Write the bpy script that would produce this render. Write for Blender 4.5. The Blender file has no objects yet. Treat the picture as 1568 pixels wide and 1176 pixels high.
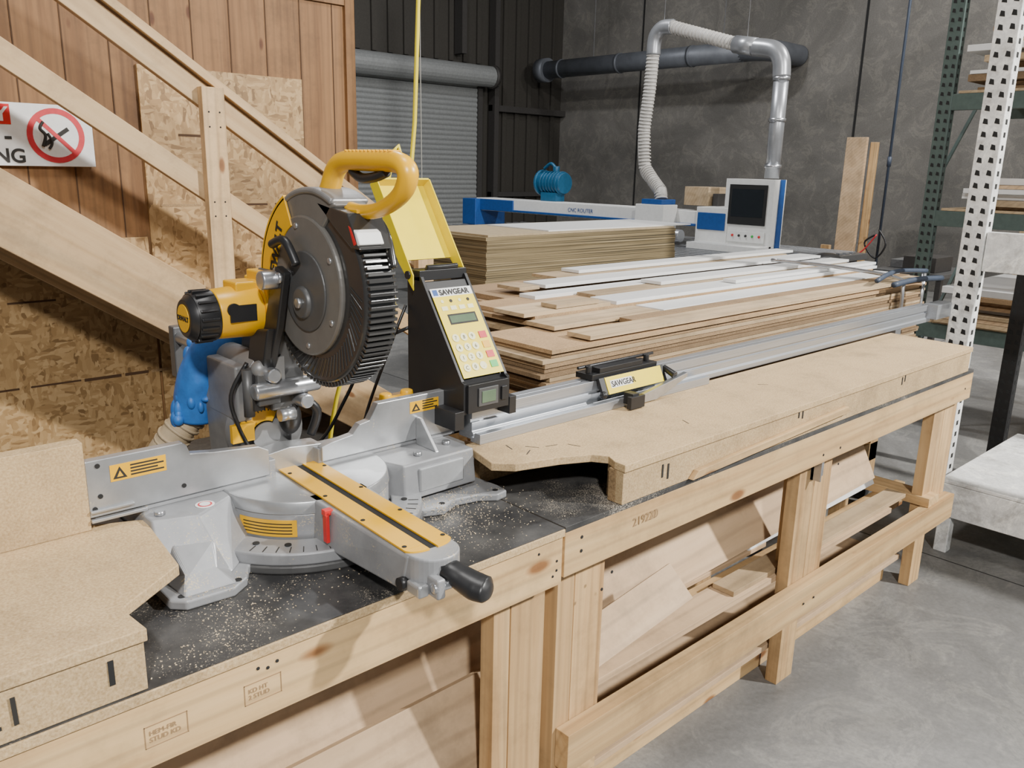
import bpy, bmesh, math, random
from mathutils import Vector, Matrix
random.seed(7)
rnd=random.random
def ru(a,b): return a+(b-a)*rnd()

# ------------------------------------------------------------------ materials
def newmat(name):
    m=bpy.data.materials.new(name); m.use_nodes=True
    nt=m.node_tree; b=nt.nodes['Principled BSDF']
    return m,nt,b
def N(nt,t,**k):
    n=nt.nodes.new(t)
    for a,v in k.items(): setattr(n,a,v)
    return n
def ramp(nt,stops,interp='LINEAR'):
    r=nt.nodes.new('ShaderNodeValToRGB'); cr=r.color_ramp; cr.interpolation=interp
    while len(cr.elements)<len(stops): cr.elements.new(.5)
    for e,(p,c) in zip(cr.elements,stops):
        e.position=p; e.color=(c[0],c[1],c[2],1) if not isinstance(c,(int,float)) else (c,c,c,1)
    return r
def coords(nt,scale,off=True):
    tc=N(nt,'ShaderNodeTexCoord'); mp=N(nt,'ShaderNodeMapping'); mp.inputs['Scale'].default_value=scale
    if off:
        at=N(nt,'ShaderNodeAttribute',attribute_name='rnd')
        mu=N(nt,'ShaderNodeVectorMath',operation='SCALE'); mu.inputs[0].default_value=(7.3,5.1,9.7)
        nt.links.new(at.outputs['Fac'],mu.inputs['Scale'])
        ad=N(nt,'ShaderNodeVectorMath',operation='ADD')
        nt.links.new(tc.outputs['Object'],ad.inputs[0]); nt.links.new(mu.outputs[0],ad.inputs[1])
        nt.links.new(ad.outputs[0],mp.inputs['Vector'])
    else: nt.links.new(tc.outputs['Object'],mp.inputs['Vector'])
    return mp
def mixc(nt,a,b,fac,mode='MIX'):
    m=N(nt,'ShaderNodeMix',data_type='RGBA',blend_type=mode)
    for sock,v in ((m.inputs[0],fac),(m.inputs[6],a),(m.inputs[7],b)):
        if hasattr(v,'links'): nt.links.new(v,sock)
        else: sock.default_value=v if isinstance(v,(int,float)) else (v[0],v[1],v[2],1)
    return m.outputs[2]
def noise(nt,vec,scale=1,detail=5,rough=.55,dist=0):
    n=N(nt,'ShaderNodeTexNoise'); n.inputs['Scale'].default_value=scale; n.inputs['Detail'].default_value=detail
    n.inputs['Roughness'].default_value=rough; n.inputs['Distortion'].default_value=dist
    nt.links.new(vec,n.inputs['Vector']); return n
def bump(nt,b,h,strength=.2,dist=.002):
    bp=N(nt,'ShaderNodeBump'); bp.inputs['Strength'].default_value=strength; bp.inputs['Distance'].default_value=dist
    nt.links.new(h,bp.inputs['Height']); nt.links.new(bp.outputs[0],b.inputs['Normal'])
def varied(nt,col,lo=.82,hi=1.15):
    at=N(nt,'ShaderNodeAttribute',attribute_name='rnd')
    mr=N(nt,'ShaderNodeMapRange'); mr.inputs['To Min'].default_value=lo; mr.inputs['To Max'].default_value=hi
    nt.links.new(at.outputs['Fac'],mr.inputs['Value'])
    vm=N(nt,'ShaderNodeVectorMath',operation='SCALE'); nt.links.new(col,vm.inputs[0]); nt.links.new(mr.outputs[0],vm.inputs['Scale'])
    return vm.outputs[0]
def wood(name,axis,c1,c2,knots=True,fine=26,rough=.65,lo=.85,hi=1.12,ringc=.78):
    m,nt,b=newmat(name)
    s=[fine,fine,fine]; s[axis]=1.1
    v=coords(nt,s); n=noise(nt,v.outputs[0],1,6,.6,.6)
    r=ramp(nt,[(.28,c1),(.5,[(c1[i]+c2[i])/2*1.05 for i in range(3)]),(.72,c2)]); nt.links.new(n.outputs['Fac'],r.inputs[0])
    s2=[7,7,7]; s2[axis]=.7
    v2=coords(nt,s2)
    w=N(nt,'ShaderNodeTexWave',wave_type='RINGS',rings_direction='XYZ'[axis]); w.inputs['Scale'].default_value=1.6
    w.inputs['Distortion'].default_value=3; w.inputs['Detail'].default_value=2; w.inputs['Detail Scale'].default_value=1
    nt.links.new(v2.outputs[0],w.inputs['Vector'])
    wr=ramp(nt,[(0,1.0),(.75,.97),(1,ringc)]); nt.links.new(w.outputs['Fac'],wr.inputs[0])
    col=mixc(nt,r.outputs[0],wr.outputs[0],.8,'MULTIPLY')
    if knots:
        s3=[8,8,8]; s3[axis]=3.2
        v3=coords(nt,s3); vo=N(nt,'ShaderNodeTexVoronoi'); vo.inputs['Scale'].default_value=1
        nt.links.new(v3.outputs[0],vo.inputs['Vector'])
        kr=ramp(nt,[(0,(.26,.13,.06)),(.075,(.40,.23,.12)),(.13,(1,1,1))]); nt.links.new(vo.outputs['Distance'],kr.inputs[0])
        col=mixc(nt,col,kr.outputs[0],.9,'MULTIPLY')
    dn=noise(nt,coords(nt,(3,3,3)).outputs[0],1,6,.75); dr=ramp(nt,[(.35,.74),(.52,1.0),(.75,1.08)]); nt.links.new(dn.outputs['Fac'],dr.inputs[0])
    col=mixc(nt,col,dr.outputs[0],1,'MULTIPLY')
    nt.links.new(varied(nt,col,lo,hi),b.inputs['Base Color']); b.inputs['Roughness'].default_value=rough
    bump(nt,b,n.outputs['Fac'],.15,.001)
    return m
def osb():
    m,nt,b=newmat('osb_panel')
    def flakes(sc):
        v=coords(nt,sc,False); ns=noise(nt,v.outputs[0],.8,2)
        ad=N(nt,'ShaderNodeVectorMath',operation='ADD'); nt.links.new(v.outputs[0],ad.inputs[0]); nt.links.new(ns.outputs['Color'],ad.inputs[1])
        vo=N(nt,'ShaderNodeTexVoronoi'); vo.inputs['Scale'].default_value=1; nt.links.new(ad.outputs[0],vo.inputs['Vector'])
        return vo
    a=flakes((17,17,60)); c=flakes((60,60,20)); d=flakes((38,38,38))
    v=coords(nt,(11,11,11),False); ns=noise(nt,v.outputs[0],1,1)
    sel=ramp(nt,[(.46,0),(.5,1)]); nt.links.new(ns.outputs['Fac'],sel.inputs[0])
    mx=mixc(nt,a.outputs['Color'],c.outputs['Color'],sel.outputs[0])
    ns2=noise(nt,v.outputs[0],1.7,1); sel2=ramp(nt,[(.55,0),(.6,1)]); nt.links.new(ns2.outputs['Fac'],sel2.inputs[0])
    mx=mixc(nt,mx,d.outputs['Color'],sel2.outputs[0])
    bw=N(nt,'ShaderNodeSeparateColor'); nt.links.new(mx,bw.inputs[0])
    r=ramp(nt,[(0,(.20,.11,.038)),(.2,(.33,.195,.075)),(.6,(.43,.27,.115)),(1,(.53,.35,.165))]); nt.links.new(bw.outputs[0],r.inputs[0])
    big=noise(nt,coords(nt,(1.2,1.2,1.2),False).outputs[0],1,2); br=ramp(nt,[(.3,.8),(.7,1.08)]); nt.links.new(big.outputs['Fac'],br.inputs[0])
    nt.links.new(mixc(nt,r.outputs[0],br.outputs[0],1,'MULTIPLY'),b.inputs['Base Color'])
    b.inputs['Roughness'].default_value=.55; bump(nt,b,bw.outputs[0],.25,.002); return m
def particle(name,c1,c2,edge=False,lo=.92,hi=1.06):
    m,nt,b=newmat(name)
    v=coords(nt,(1,1,1)); n=noise(nt,v.outputs[0],260 if not edge else 200,3,.7)
    r=ramp(nt,[(.32,c1),(.68,c2)]); nt.links.new(n.outputs['Fac'],r.inputs[0])
    n2=noise(nt,v.outputs[0],6,6,.7); r2=ramp(nt,[(.3,.72),(.5,1),(.72,1.1)]); nt.links.new(n2.outputs['Fac'],r2.inputs[0])
    nt.links.new(varied(nt,mixc(nt,r.outputs[0],r2.outputs[0],1,'MULTIPLY'),lo,hi),b.inputs['Base Color'])
    b.inputs['Roughness'].default_value=.75; bump(nt,b,n.outputs['Fac'],.3,.001); return m
def plain(name,c,rough=.5,metal=0,var=.12,scale=30,coat=0,bmp=0):
    m,nt,b=newmat(name)
    v=coords(nt,(1,1,1),False); n=noise(nt,v.outputs[0],scale,4,.6)
    r=ramp(nt,[(.3,[x*(1-var) for x in c]),(.7,[min(1,x*(1+var)) for x in c])]); nt.links.new(n.outputs['Fac'],r.inputs[0])
    nt.links.new(r.outputs[0],b.inputs['Base Color']); b.inputs['Roughness'].default_value=rough; b.inputs['Metallic'].default_value=metal
    if coat: b.inputs['Coat Weight'].default_value=coat
    if bmp: bump(nt,b,n.outputs['Fac'],bmp,.001)
    return m
def brushed(name,axis,c,rough=.35,metal=.9):
    m,nt,b=newmat(name); s=[400,400,400]; s[axis]=4
    v=coords(nt,s,False); n=noise(nt,v.outputs[0],1,3)
    r=ramp(nt,[(.3,[x*.85 for x in c]),(.7,[min(1,x*1.1) for x in c])]); nt.links.new(n.outputs['Fac'],r.inputs[0])
    nt.links.new(r.outputs[0],b.inputs['Base Color']); b.inputs['Roughness'].default_value=rough; b.inputs['Metallic'].default_value=metal
    return m
def blacktop():
    m,nt,b=newmat('black_bench_laminate')
    v=coords(nt,(1,1,1),False)
    n=noise(nt,v.outputs[0],9,6,.7); r=ramp(nt,[(.35,(.016,.016,.017)),(.7,(.075,.072,.068))]); nt.links.new(n.outputs['Fac'],r.inputs[0])
    sp=noise(nt,v.outputs[0],420,2,.6); pat=noise(nt,v.outputs[0],5,3,.6)
    ad=N(nt,'ShaderNodeMath',operation='MULTIPLY'); nt.links.new(sp.outputs['Fac'],ad.inputs[0]); nt.links.new(pat.outputs['Fac'],ad.inputs[1])
    dr=ramp(nt,[(.315,0),(.38,.8)]); nt.links.new(ad.outputs[0],dr.inputs[0])
    nt.links.new(mixc(nt,r.outputs[0],(.38,.33,.26),dr.outputs[0]),b.inputs['Base Color'])
    b.inputs['Roughness'].default_value=.5; return m
def dusty_metal(name,c,metal=.35,rough=.42,dust=.40):
    m,nt,b=newmat(name)
    v=coords(nt,(1,1,1),False)
    n=noise(nt,v.outputs[0],12,5,.65); r=ramp(nt,[(.3,[x*.82 for x in c]),(.7,[min(1,x*1.12) for x in c])]); nt.links.new(n.outputs['Fac'],r.inputs[0])
    sp=noise(nt,v.outputs[0],300,2,.6); pat=noise(nt,v.outputs[0],11,3,.6)
    ad=N(nt,'ShaderNodeMath',operation='MULTIPLY'); nt.links.new(sp.outputs['Fac'],ad.inputs[0]); nt.links.new(pat.outputs['Fac'],ad.inputs[1])
    dr=ramp(nt,[(dust-.05,0),(dust,1)]); nt.links.new(ad.outputs[0],dr.inputs[0])
    nt.links.new(mixc(nt,r.outputs[0],(.46,.39,.28),dr.outputs[0]),b.inputs['Base Color'])
    mr=mixc(nt,(metal,)*3,(0,0,0),dr.outputs[0]); nt.links.new(mr,b.inputs['Metallic'])
    b.inputs['Roughness'].default_value=rough; return m
def concrete(name,c1,c2,c3,rough,big=.8):
    m,nt,b=newmat(name)
    v=coords(nt,(1,1,1),False)
    n=noise(nt,v.outputs[0],big,8,.68,.8); r=ramp(nt,[(.3,c1),(.5,c2),(.68,c3)]); nt.links.new(n.outputs['Fac'],r.inputs[0])
    n2=noise(nt,v.outputs[0],60,4,.7); r2=ramp(nt,[(.3,.82),(.7,1.12)]); nt.links.new(n2.outputs['Fac'],r2.inputs[0])
    n3=noise(nt,v.outputs[0],3.3,6,.75,1.2); r3=ramp(nt,[(.50,(1,1,1)),(.58,(1.3,1.29,1.25)),(.63,(1,1,1))]); nt.links.new(n3.outputs['Fac'],r3.inputs[0])
    c=mixc(nt,mixc(nt,r.outputs[0],r2.outputs[0],1,'MULTIPLY'),r3.outputs[0],1,'MULTIPLY')
    nt.links.new(c,b.inputs['Base Color']); b.inputs['Roughness'].default_value=rough
    bump(nt,b,n2.outputs['Fac'],.1,.002); return m
def layered(name,ca,cb,cc,zs=160):
    m,nt,b=newmat(name)
    v=coords(nt,(.5,.5,zs),False); n=noise(nt,v.outputs[0],1,2,.5)
    r=ramp(nt,[(.35,ca),(.48,cb),(.55,cb),(.66,cc)]); nt.links.new(n.outputs['Fac'],r.inputs[0])
    n2=noise(nt,coords(nt,(3,3,60),False).outputs[0],1,4); r2=ramp(nt,[(.3,.8),(.7,1.15)]); nt.links.new(n2.outputs['Fac'],r2.inputs[0])
    nt.links.new(mixc(nt,r.outputs[0],r2.outputs[0],1,'MULTIPLY'),b.inputs['Base Color']); b.inputs['Roughness'].default_value=.8
    return m

FIR1=(.43,.255,.105); FIR2=(.65,.45,.225)
WX=wood('fir_lumber_x',0,FIR1,FIR2); WY=wood('fir_lumber_y',1,FIR1,FIR2); WZ=wood('fir_lumber_z',2,(.38,.22,.09),(.60,.40,.195))
PINE=wood('pine_stair_lumber',0,(.50,.315,.15),(.68,.48,.265),fine=20,ringc=.72)
POST=wood('pine_post',2,(.50,.315,.15),(.68,.48,.265),fine=20)
PLYX=wood('birch_plywood_x',0,(.46,.31,.175),(.62,.44,.27),knots=False,fine=12)
SIDING=wood('plywood_siding',2,(.155,.070,.022),(.30,.155,.058),knots=True,fine=16,lo=.95,hi=1.02)
GROOVE=plain('siding_groove',(.07,.033,.012),.8)
OSB=osb()
PB=particle('particle_board',(.37,.245,.115),(.57,.415,.23)); PBE=particle('particle_board_edge',(.20,.12,.055),(.41,.275,.135),True)
BT=blacktop()
FLOOR=concrete('concrete_floor',(.10,.099,.095),(.165,.163,.157),(.245,.242,.235),.5)
WALLC=concrete('tilt_up_concrete',(.095,.09,.082),(.145,.137,.125),(.195,.185,.17),.85,.45)
DARK=plain('dark_painted_steel',(.035,.032,.03),.6); DARKWALL=plain('dark_corrugated_steel',(.045,.041,.035),.55,.2)
DOOR=plain('galvanised_door_slat',(.27,.28,.28),.45,.3,.1)
YEL=plain('yellow_plastic',(.78,.41,.0),.33,0,.03); YELP=plain('yellow_painted_metal',(.80,.62,.0),.4,0,.03)
BLK=plain('black_plastic',(.016,.016,.017),.38); BLKM=plain('black_powder_coat',(.012,.012,.013),.45)
RIB=plain('smoked_guard_plastic',(.030,.029,.028),.2,0,.1,coat=.5)
GREY=plain('dark_grey_cast',(.085,.085,.085),.42,.2,.1); GUARDG=plain('guard_grey_paint',(.15,.142,.13),.36,.15,.08)
CASTG=plain('grey_casting',(.24,.24,.24),.45,.4,.15,20)
ALU=dusty_metal('cast_aluminium',(.30,.305,.315),.3); ALUM=dusty_metal('machined_aluminium',(.44,.45,.46),.65,.33,.42)
EXT=brushed('extruded_aluminium',0,(.46,.48,.51),.38,.75); STEEL=plain('zinc_steel',(.50,.51,.53),.3,.85)
RED=plain('red_plastic',(.60,.02,.02),.35); GRN=plain('green_button',(.02,.40,.06),.4); WHT=plain('white_paint',(.72,.72,.70),.45,0,.05)
CREAM=plain('cream_button',(.80,.76,.42),.45,0,.02); BLUE=plain('blue_tape',(.03,.15,.46),.5,0,.25,bmp=.5); CBLUE=plain('machine_blue',(.012,.07,.26),.4); TEAL=plain('teal_pump_paint',(.015,.10,.20),.4)
SLATE=plain('slate_pipe_paint',(.04,.055,.085),.5)
HOSE=plain('tan_hose',(.45,.35,.22),.6); DUCT=plain('galvanised_duct',(.38,.39,.41),.35,.6,.15,6); DUCTD=plain('dull_duct',(.13,.14,.16),.5,.4,.15,6); FLEX=plain('grey_flex_hose',(.48,.46,.43),.55)
RWHT=concrete('chipped_white_paint',(.34,.33,.31),(.72,.72,.70),(.80,.80,.78),.5,6); RGRN=plain('green_grey_rack',(.08,.115,.105),.5,.2)
HOLE=plain('dark_slot',(.01,.01,.01),.8); SCREEN=plain('dark_screen',(.01,.013,.016),.15); LCD=plain('lcd_screen',(.10,.15,.09),.2)
STRIPE=particle('mdf_edge',(.25,.155,.075),(.42,.28,.15),lo=.5,hi=1.2); WLAM=plain('white_laminate',(.70,.70,.69),.35,0,.03)
TANB=wood('tan_board_face',0,(.38,.27,.15),(.53,.40,.25),knots=False,fine=10,lo=.75,hi=1.15)
CARD=layered('stacked_sheet_edges',(.055,.042,.02),(.20,.15,.075),(.32,.25,.14),110); CARDT=plain('sheet_face',(.36,.28,.17),.7)
INK=plain('black_ink',(.02,.018,.015),.7); STAMP=plain('stamp_ink',(.30,.19,.095),.8); REDI=plain('red_ink',(.55,.03,.04),.5); CABLE=plain('yellow_air_hose',(.72,.58,.02),.4,0,.03); ROPE=plain('grey_rope',(.35,.34,.30),.8)
CHIP=plain('sawdust',(.52,.42,.28),.85)

# ------------------------------------------------------------------ builder
class B:
    def __init__(s): s.bm=bmesh.new(); s.rl=s.bm.faces.layers.float.new('rnd'); s.mats=[]
    def fin(s,vs,faces,m,M,smooth):
        if m not in s.mats: s.mats.append(m)
        i=s.mats.index(m); r=rnd()
        if M is not None:
            for v in vs: v.co=M@v.co
        for f in faces: f.material_index=i; f[s.rl]=r; f.smooth=smooth
    def box(s,x0,x1,y0,y1,z0,z1,m,M=None,smooth=False):
        vs=[s.bm.verts.new(c) for c in ((x0,y0,z0),(x1,y0,z0),(x1,y1,z0),(x0,y1,z0),(x0,y0,z1),(x1,y0,z1),(x1,y1,z1),(x0,y1,z1))]
        fs=[s.bm.faces.new([vs[i] for i in f]) for f in ((0,3,2,1),(4,5,6,7),(0,1,5,4),(1,2,6,5),(2,3,7,6),(3,0,4,7))]
        s.fin(vs,fs,m,M,smooth)
    def prism(s,pts,ax,a0,a1,m,M=None,smooth=False,pts2=None):
        def mk(p,a): return {'x':(a,p[0],p[1]),'y':(p[0],a,p[1]),'z':(p[0],p[1],a)}[ax]
        pts2=pts2 or pts
        v0=[s.bm.verts.new(mk(p,a0)) for p in pts]; v1=[s.bm.verts.new(mk(p,a1)) for p in pts2]
        n=len(pts); fs=[s.bm.faces.new(v0),s.bm.faces.new(v1)]; sd=[]
        for i in range(n): sd.append(s.bm.faces.new((v0[i],v0[(i+1)%n],v1[(i+1)%n],v1[i])))
        s.fin(v0+v1,fs+sd,m,M,False)
        if smooth:
            for f in sd: f.smooth=True
    def cyl(s,p0,p1,r0,r1,m,n=28,M=None,smooth=True):
        p0=Vector(p0);p1=Vector(p1); d=(p1-p0).normalized()
        a=Vector((0,0,1)) if abs(d.z)<.9 else Vector((1,0,0)); u=d.cross(a).normalized(); w=d.cross(u)
        A=[];C=[]
        for i in range(n):
            t=2*math.pi*i/n; q=u*math.cos(t)+w*math.sin(t)
            A.append(s.bm.verts.new(p0+q*r0)); C.append(s.bm.verts.new(p1+q*r1))
        fs=[s.bm.faces.new((A[i],A[(i+1)%n],C[(i+1)%n],C[i])) for i in range(n)]
        cp=[s.bm.faces.new(A),s.bm.faces.new(C)]
        s.fin(A+C,fs+cp,m,M,smooth)
        for f in cp: f.smooth=False
    def tube(s,pts,r,m,n=12,sub=6,M=None,flat=1.0):
        P=[Vector(p) for p in pts]; R=[r]*len(P) if isinstance(r,(int,float)) else list(r)
        if sub>1 and len(P)>2:
            Q=[];QR=[]
            for i in range(len(P)-1):
                a=P[max(i-1,0)];b=P[i];c=P[i+1];d=P[min(i+2,len(P)-1)]
                for k in range(sub):
                    t=k/sub
                    Q.append(.5*((2*b)+(c-a)*t+(2*a-5*b+4*c-d)*t*t+(3*b-a-3*c+d)*t**3)); QR.append(R[i]+(R[i+1]-R[i])*t)
            Q.append(P[-1]);QR.append(R[-1]); P,R=Q,QR
        rings=[];u=None;allv=[]
        for i,p in enumerate(P):
            d=(P[min(i+1,len(P)-1)]-P[max(i-1,0)]).normalized()
            if u is None:
                a=Vector((0,0,1)) if abs(d.z)<.9 else Vector((1,0,0)); u=d.cross(a).normalized()
            else: u=(u-d*u.dot(d)).normalized()
            w=d.cross(u); rg=[]
            for k in range(n):
                t=2*math.pi*k/n; rg.append(s.bm.verts.new(p+u*math.cos(t)*R[i]*flat+w*math.sin(t)*R[i]))
            rings.append(rg); allv+=rg
        fs=[]
        for a,b in zip(rings,rings[1:]):
            for k in range(n): fs.append(s.bm.faces.new((a[k],a[(k+1)%n],b[(k+1)%n],b[k])))
        fs+= [s.bm.faces.new(rings[0]),s.bm.faces.new(rings[-1])]
        s.fin(allv,fs,m,M,True)
    def ball(s,c,r,m,sc=(1,1,1),M=None):
        g=bmesh.ops.create_uvsphere(s.bm,u_segments=24,v_segments=14,radius=r)
        vs=g['verts']
        for v in vs: v.co=Vector((v.co.x*sc[0]+c[0],v.co.y*sc[1]+c[1],v.co.z*sc[2]+c[2]))
        fs={f for v in vs for f in v.link_faces}
        s.fin(vs,fs,m,M,True)
    def sector(s,cy,cz,r0,r1,a0,a1,x0,x1,m,n=36):
        pts=[]
        for i in range(n+1):
            t=math.radians(a0+(a1-a0)*i/n); pts.append((cy+r1*math.cos(t),cz+r1*math.sin(t)))
        if r0>0:
            for i in range(n,-1,-1):
                t=math.radians(a0+(a1-a0)*i/n); pts.append((cy+r0*math.cos(t),cz+r0*math.sin(t)))
        s.prism(pts,'x',x0,x1,m)
    def loft(b,bot,top,m):
        v0=[b.bm.verts.new(p) for p in bot]; v1=[b.bm.verts.new(p) for p in top]; n=len(bot)
        fs=[b.bm.faces.new(v0),b.bm.faces.new(v1)]+[b.bm.faces.new((v0[i],v0[(i+1)%n],v1[(i+1)%n],v1[i])) for i in range(n)]
        b.fin(v0+v1,fs,m,None,False)
    def obj(s,name,parent=None,bevel=0,M=None,seg=2):
        bmesh.ops.recalc_face_normals(s.bm,faces=s.bm.faces)
        me=bpy.data.meshes.new(name); s.bm.to_mesh(me); s.bm.free()
        for m in s.mats: me.materials.append(m)
        o=bpy.data.objects.new(name,me); bpy.context.collection.objects.link(o)
        if M is not None: o.matrix_world=M
        if parent is not None:
            o.parent=parent; o.matrix_parent_inverse=Matrix.Translation(-Vector(parent.location))
        if bevel:
            md=o.modifiers.new('bevel','BEVEL'); md.width=bevel; md.segments=seg; md.limit_method='ANGLE'; md.angle_limit=math.radians(40)
        return o
def empty(name,loc):
    e=bpy.data.objects.new(name,None); e.location=loc; e.empty_display_size=.1; bpy.context.collection.objects.link(e); return e
def text(name,body,size,loc,xd,yd,mat,parent,align='LEFT',ext=.0003,bold=0):
    c=bpy.data.curves.new(name,'FONT'); c.body=body; c.size=size; c.extrude=ext; c.align_x=align; c.offset=bold; c.materials.append(mat)
    o=bpy.data.objects.new(name,c); bpy.context.collection.objects.link(o)
    x=Vector(xd).normalized(); y=Vector(yd).normalized(); z=x.cross(y)
    M=Matrix.Identity(4)
    for i in range(3): M[i][0]=x[i];M[i][1]=y[i];M[i][2]=z[i];M[i][3]=loc[i]
    o.matrix_basis=M; o.parent=parent; o.matrix_parent_inverse=Matrix.Translation(-Vector(parent.location)); return o
def frame(o,xd,yd):
    x=Vector(xd).normalized(); y=Vector(yd).normalized(); z=x.cross(y); M=Matrix.Identity(4)
    for i in range(3): M[i][0]=x[i];M[i][1]=y[i];M[i][2]=z[i];M[i][3]=o[i]
    return M

# ------------------------------------------------------------------ room shell
b=B(); b.box(-5,12,-6,11.7,-.1,0,FLOOR)
b.box(-5,12,2.9,2.906,0,.0006,HOLE); b.box(3.4,3.406,-6,11.7,0,.0006,HOLE)
b.obj('floor')
b=B(); b.box(2.0,11.8,11.5,11.7,0,6.5,DARKWALL)
x=2.2
while x<11.7:
    if not 5.3<x<9.75: b.box(x,x+.09,11.46,11.5,0,6.5,DARKWALL)
    else: b.box(x,x+.09,11.46,11.5,3.2,6.5,DARKWALL)
    x+=.3
b.box(9.97,11.79,11.36,11.46,2.45,2.55,DARK); b.box(9.97,11.79,11.36,11.46,1.0,1.08,DARK); b.box(9.97,10.07,11.3,11.46,0,5,DARK); b.box(9.2,9.3,11.25,11.45,3.3,6.5,DARK)
b.box(2.8,9.2,11.3,11.45,4.2,4.35,DARK)
b.obj('wall_back')
b=B(); b.box(11.8,12,-6,11.7,0,6.5,WALLC)
for y in (9.6,5.72,1.5): b.box(11.793,11.8,y,y+.03,0,6.5,HOLE)
b.obj('wall_right')
b=B(); b.box(-5,12,-6,11.7,6.5,6.6,DARK); b.obj('ceiling')
b=B()
b.box(-1.5,2.77,4.42,4.52,0,4.6,SIDING); b.box(2.74,2.80,4.40,4.54,0,4.6,SIDING)
x=-1.4
while x<2.7:
    b.box(x,x+.006,4.417,4.42,0,4.6,GROOVE); x+=.203
b.box(-1.5,2.77,4.404,4.42,2.37,2.40,SIDING)
b.obj('wall_partition')
E=empty('osb_wall_cladding',(1.2,4.41,0))
b=B(); b.box(1.56,2.45,4.40,4.415,0,1.95,OSB); b.box(.34,1.545,4.40,4.415,0,1.12,OSB); b.box(-.9,.33,4.40,4.415,0,1.12,OSB)
b.obj('panels',E,.002)
b=B()
for z in (.42,.83,1.27,1.62):
    xx=-.9
    while xx<2.4:
        l=ru(.05,.25)
        if (z<1.1 or xx>1.56): b.box(xx,min(xx+l,2.44),4.3985,4.4,z+ru(-.004,.004),z+.011,GROOVE if rnd()<.5 else PBE)
        xx+=l+ru(.01,.06)
b.obj('chalk_lines',E)

# stairs
th=math.atan(.67)
def diag(name,parent,x0,z0,L,h,y0,y1,mat=PINE):
    b=B(); b.box(0,L,y0,y1,-h,0,mat)
    return b.obj(name,parent,.003,Matrix.Translation((x0,0,z0))@Matrix.Rotation(th,4,'Y'))
E=empty('wooden_staircase',(1.0,3.9,0))
diag('stringer_front',E,-1,2.636,4.34,.258,3.60,3.638)
diag('stringer_wall',E,-1,2.60,4.30,.25,4.35,4.388)
b=B()
for i in range(14):
    x=-1+.26*i; z=2.56-.67*.26*i
    if z>.08:
        b.box(x,x+.28,3.64,4.34,z-.15,z-.12,WY)
        b.box(x+.262,x+.280,3.64,4.34,z-.15-.174,z-.15,WY)  # hidden risers, added to stop light slits on the wall below
b.obj('treads',E,.002)
E2=empty('stair_handrail',(1.5,3.6,1))
diag('top_rail',E2,-1,3.52,4.45,.089,3.60,3.638)
diag('rail_cap',E2,-1,3.575,4.50,.036,3.575,3.665)
diag('middle_rail',E2,-1,3.13,4.40,.089,3.60,3.638)
b=B(); b.box(1.515,1.612,3.555,3.598,.80,1.80,POST); b.box(2.62,2.72,3.555,3.598,0.0,1.07,POST); b.box(-.9,-.8,3.555,3.598,2.3,3.40,POST)
for z in (1.70,1.64,1.33,1.27,.95,.88):
    for x in (1.54,1.587): b.cyl((x,3.553,z),(x,3.5555,z),.004,.004,HOLE,8)
b.obj('posts',E2,.003)

# no smoking sign
E=empty('no_smoking_sign',(1.0,4.39,1.6))
b=B(); b.box(.62,1.325,4.385,4.398,1.46,1.735,WHT); b.obj('plate',E,.002)
b=B(); b.box(.62,.985,4.3835,4.385,1.640,1.727,RED); b.obj('red_band',E)
b=B()
cx,cz=1.165,1.598
def ringy(b,cx,cz,r0,r1,y0,y1,m,n=40):
    for i in range(n):
        a=2*math.pi*i/n;c=2*math.pi*(i+1)/n
        b.prism([(cx+r0*math.cos(a),cz+r0*math.sin(a)),(cx+r1*math.cos(a),cz+r1*math.sin(a)),(cx+r1*math.cos(c),cz+r1*math.sin(c)),(cx+r0*math.cos(c),cz+r0*math.sin(c))],'y',y0,y1,m)
ringy(b,cx,cz,.097,.122,4.3835,4.385,REDI)
b.box(-.1,.1,4.3825,4.384,-.009,.009,REDI,Matrix.Translation((cx,0,cz))@Matrix.Rotation(math.radians(45),4,'Y'))
b.box(-.065,.065,4.383,4.385,-.009,.009,INK,Matrix.Translation((cx,0,cz-.005))@Matrix.Rotation(math.radians(-35),4,'Y'))
b.tube([(cx-.06,4.384,cz-.05),(cx-.045,4.384,cz),(cx-.065,4.384,cz+.03),(cx-.05,4.384,cz+.06)],.007,INK,8)
b.tube([(cx-.035,4.384,cz-.06),(cx-.02,4.384,cz-.03),(cx-.035,4.384,cz+.01)],.006,INK,8)
b.obj('pictogram',E)
text('word_top','SAFELY',.085,(.975,4.382,1.655),(1,0,0),(0,0,1),WHT,E,'RIGHT',bold=.002)
text('word_bottom','SMOKING',.085,(1.03,4.382,1.476),(1,0,0),(0,0,1),INK,E,'RIGHT',bold=.002)
text('dash','-',.1,(.95,4.382,1.56),(1,0,0),(0,0,1),INK,E,'LEFT',bold=.002)

# roller door
b=B()
z=0;pts=[]
while z<2.85:
    for k,(dy) in enumerate((0,.012,.018,.012)): pts.append((11.40-dy,z+k*.02))
    z+=.08
for p,q in zip(pts,pts[1:]):
    b.prism([p,q,(q[0]+.004,q[1]),(p[0]+.004,p[1])],'x',5.45,9.65,DOOR)
b.box(5.35,5.45,11.36,11.45,0,3.1,DARK); b.box(9.65,9.75,11.36,11.45,0,3.1,DARK)
b.cyl((5.3,11.22,2.98),(9.80,11.22,2.98),.17,.17,DOOR,20,smooth=False)
b.cyl((9.80,11.22,2.98),(9.88,11.22,2.98),.19,.19,DARK,20)
b.obj('door_1')

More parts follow.
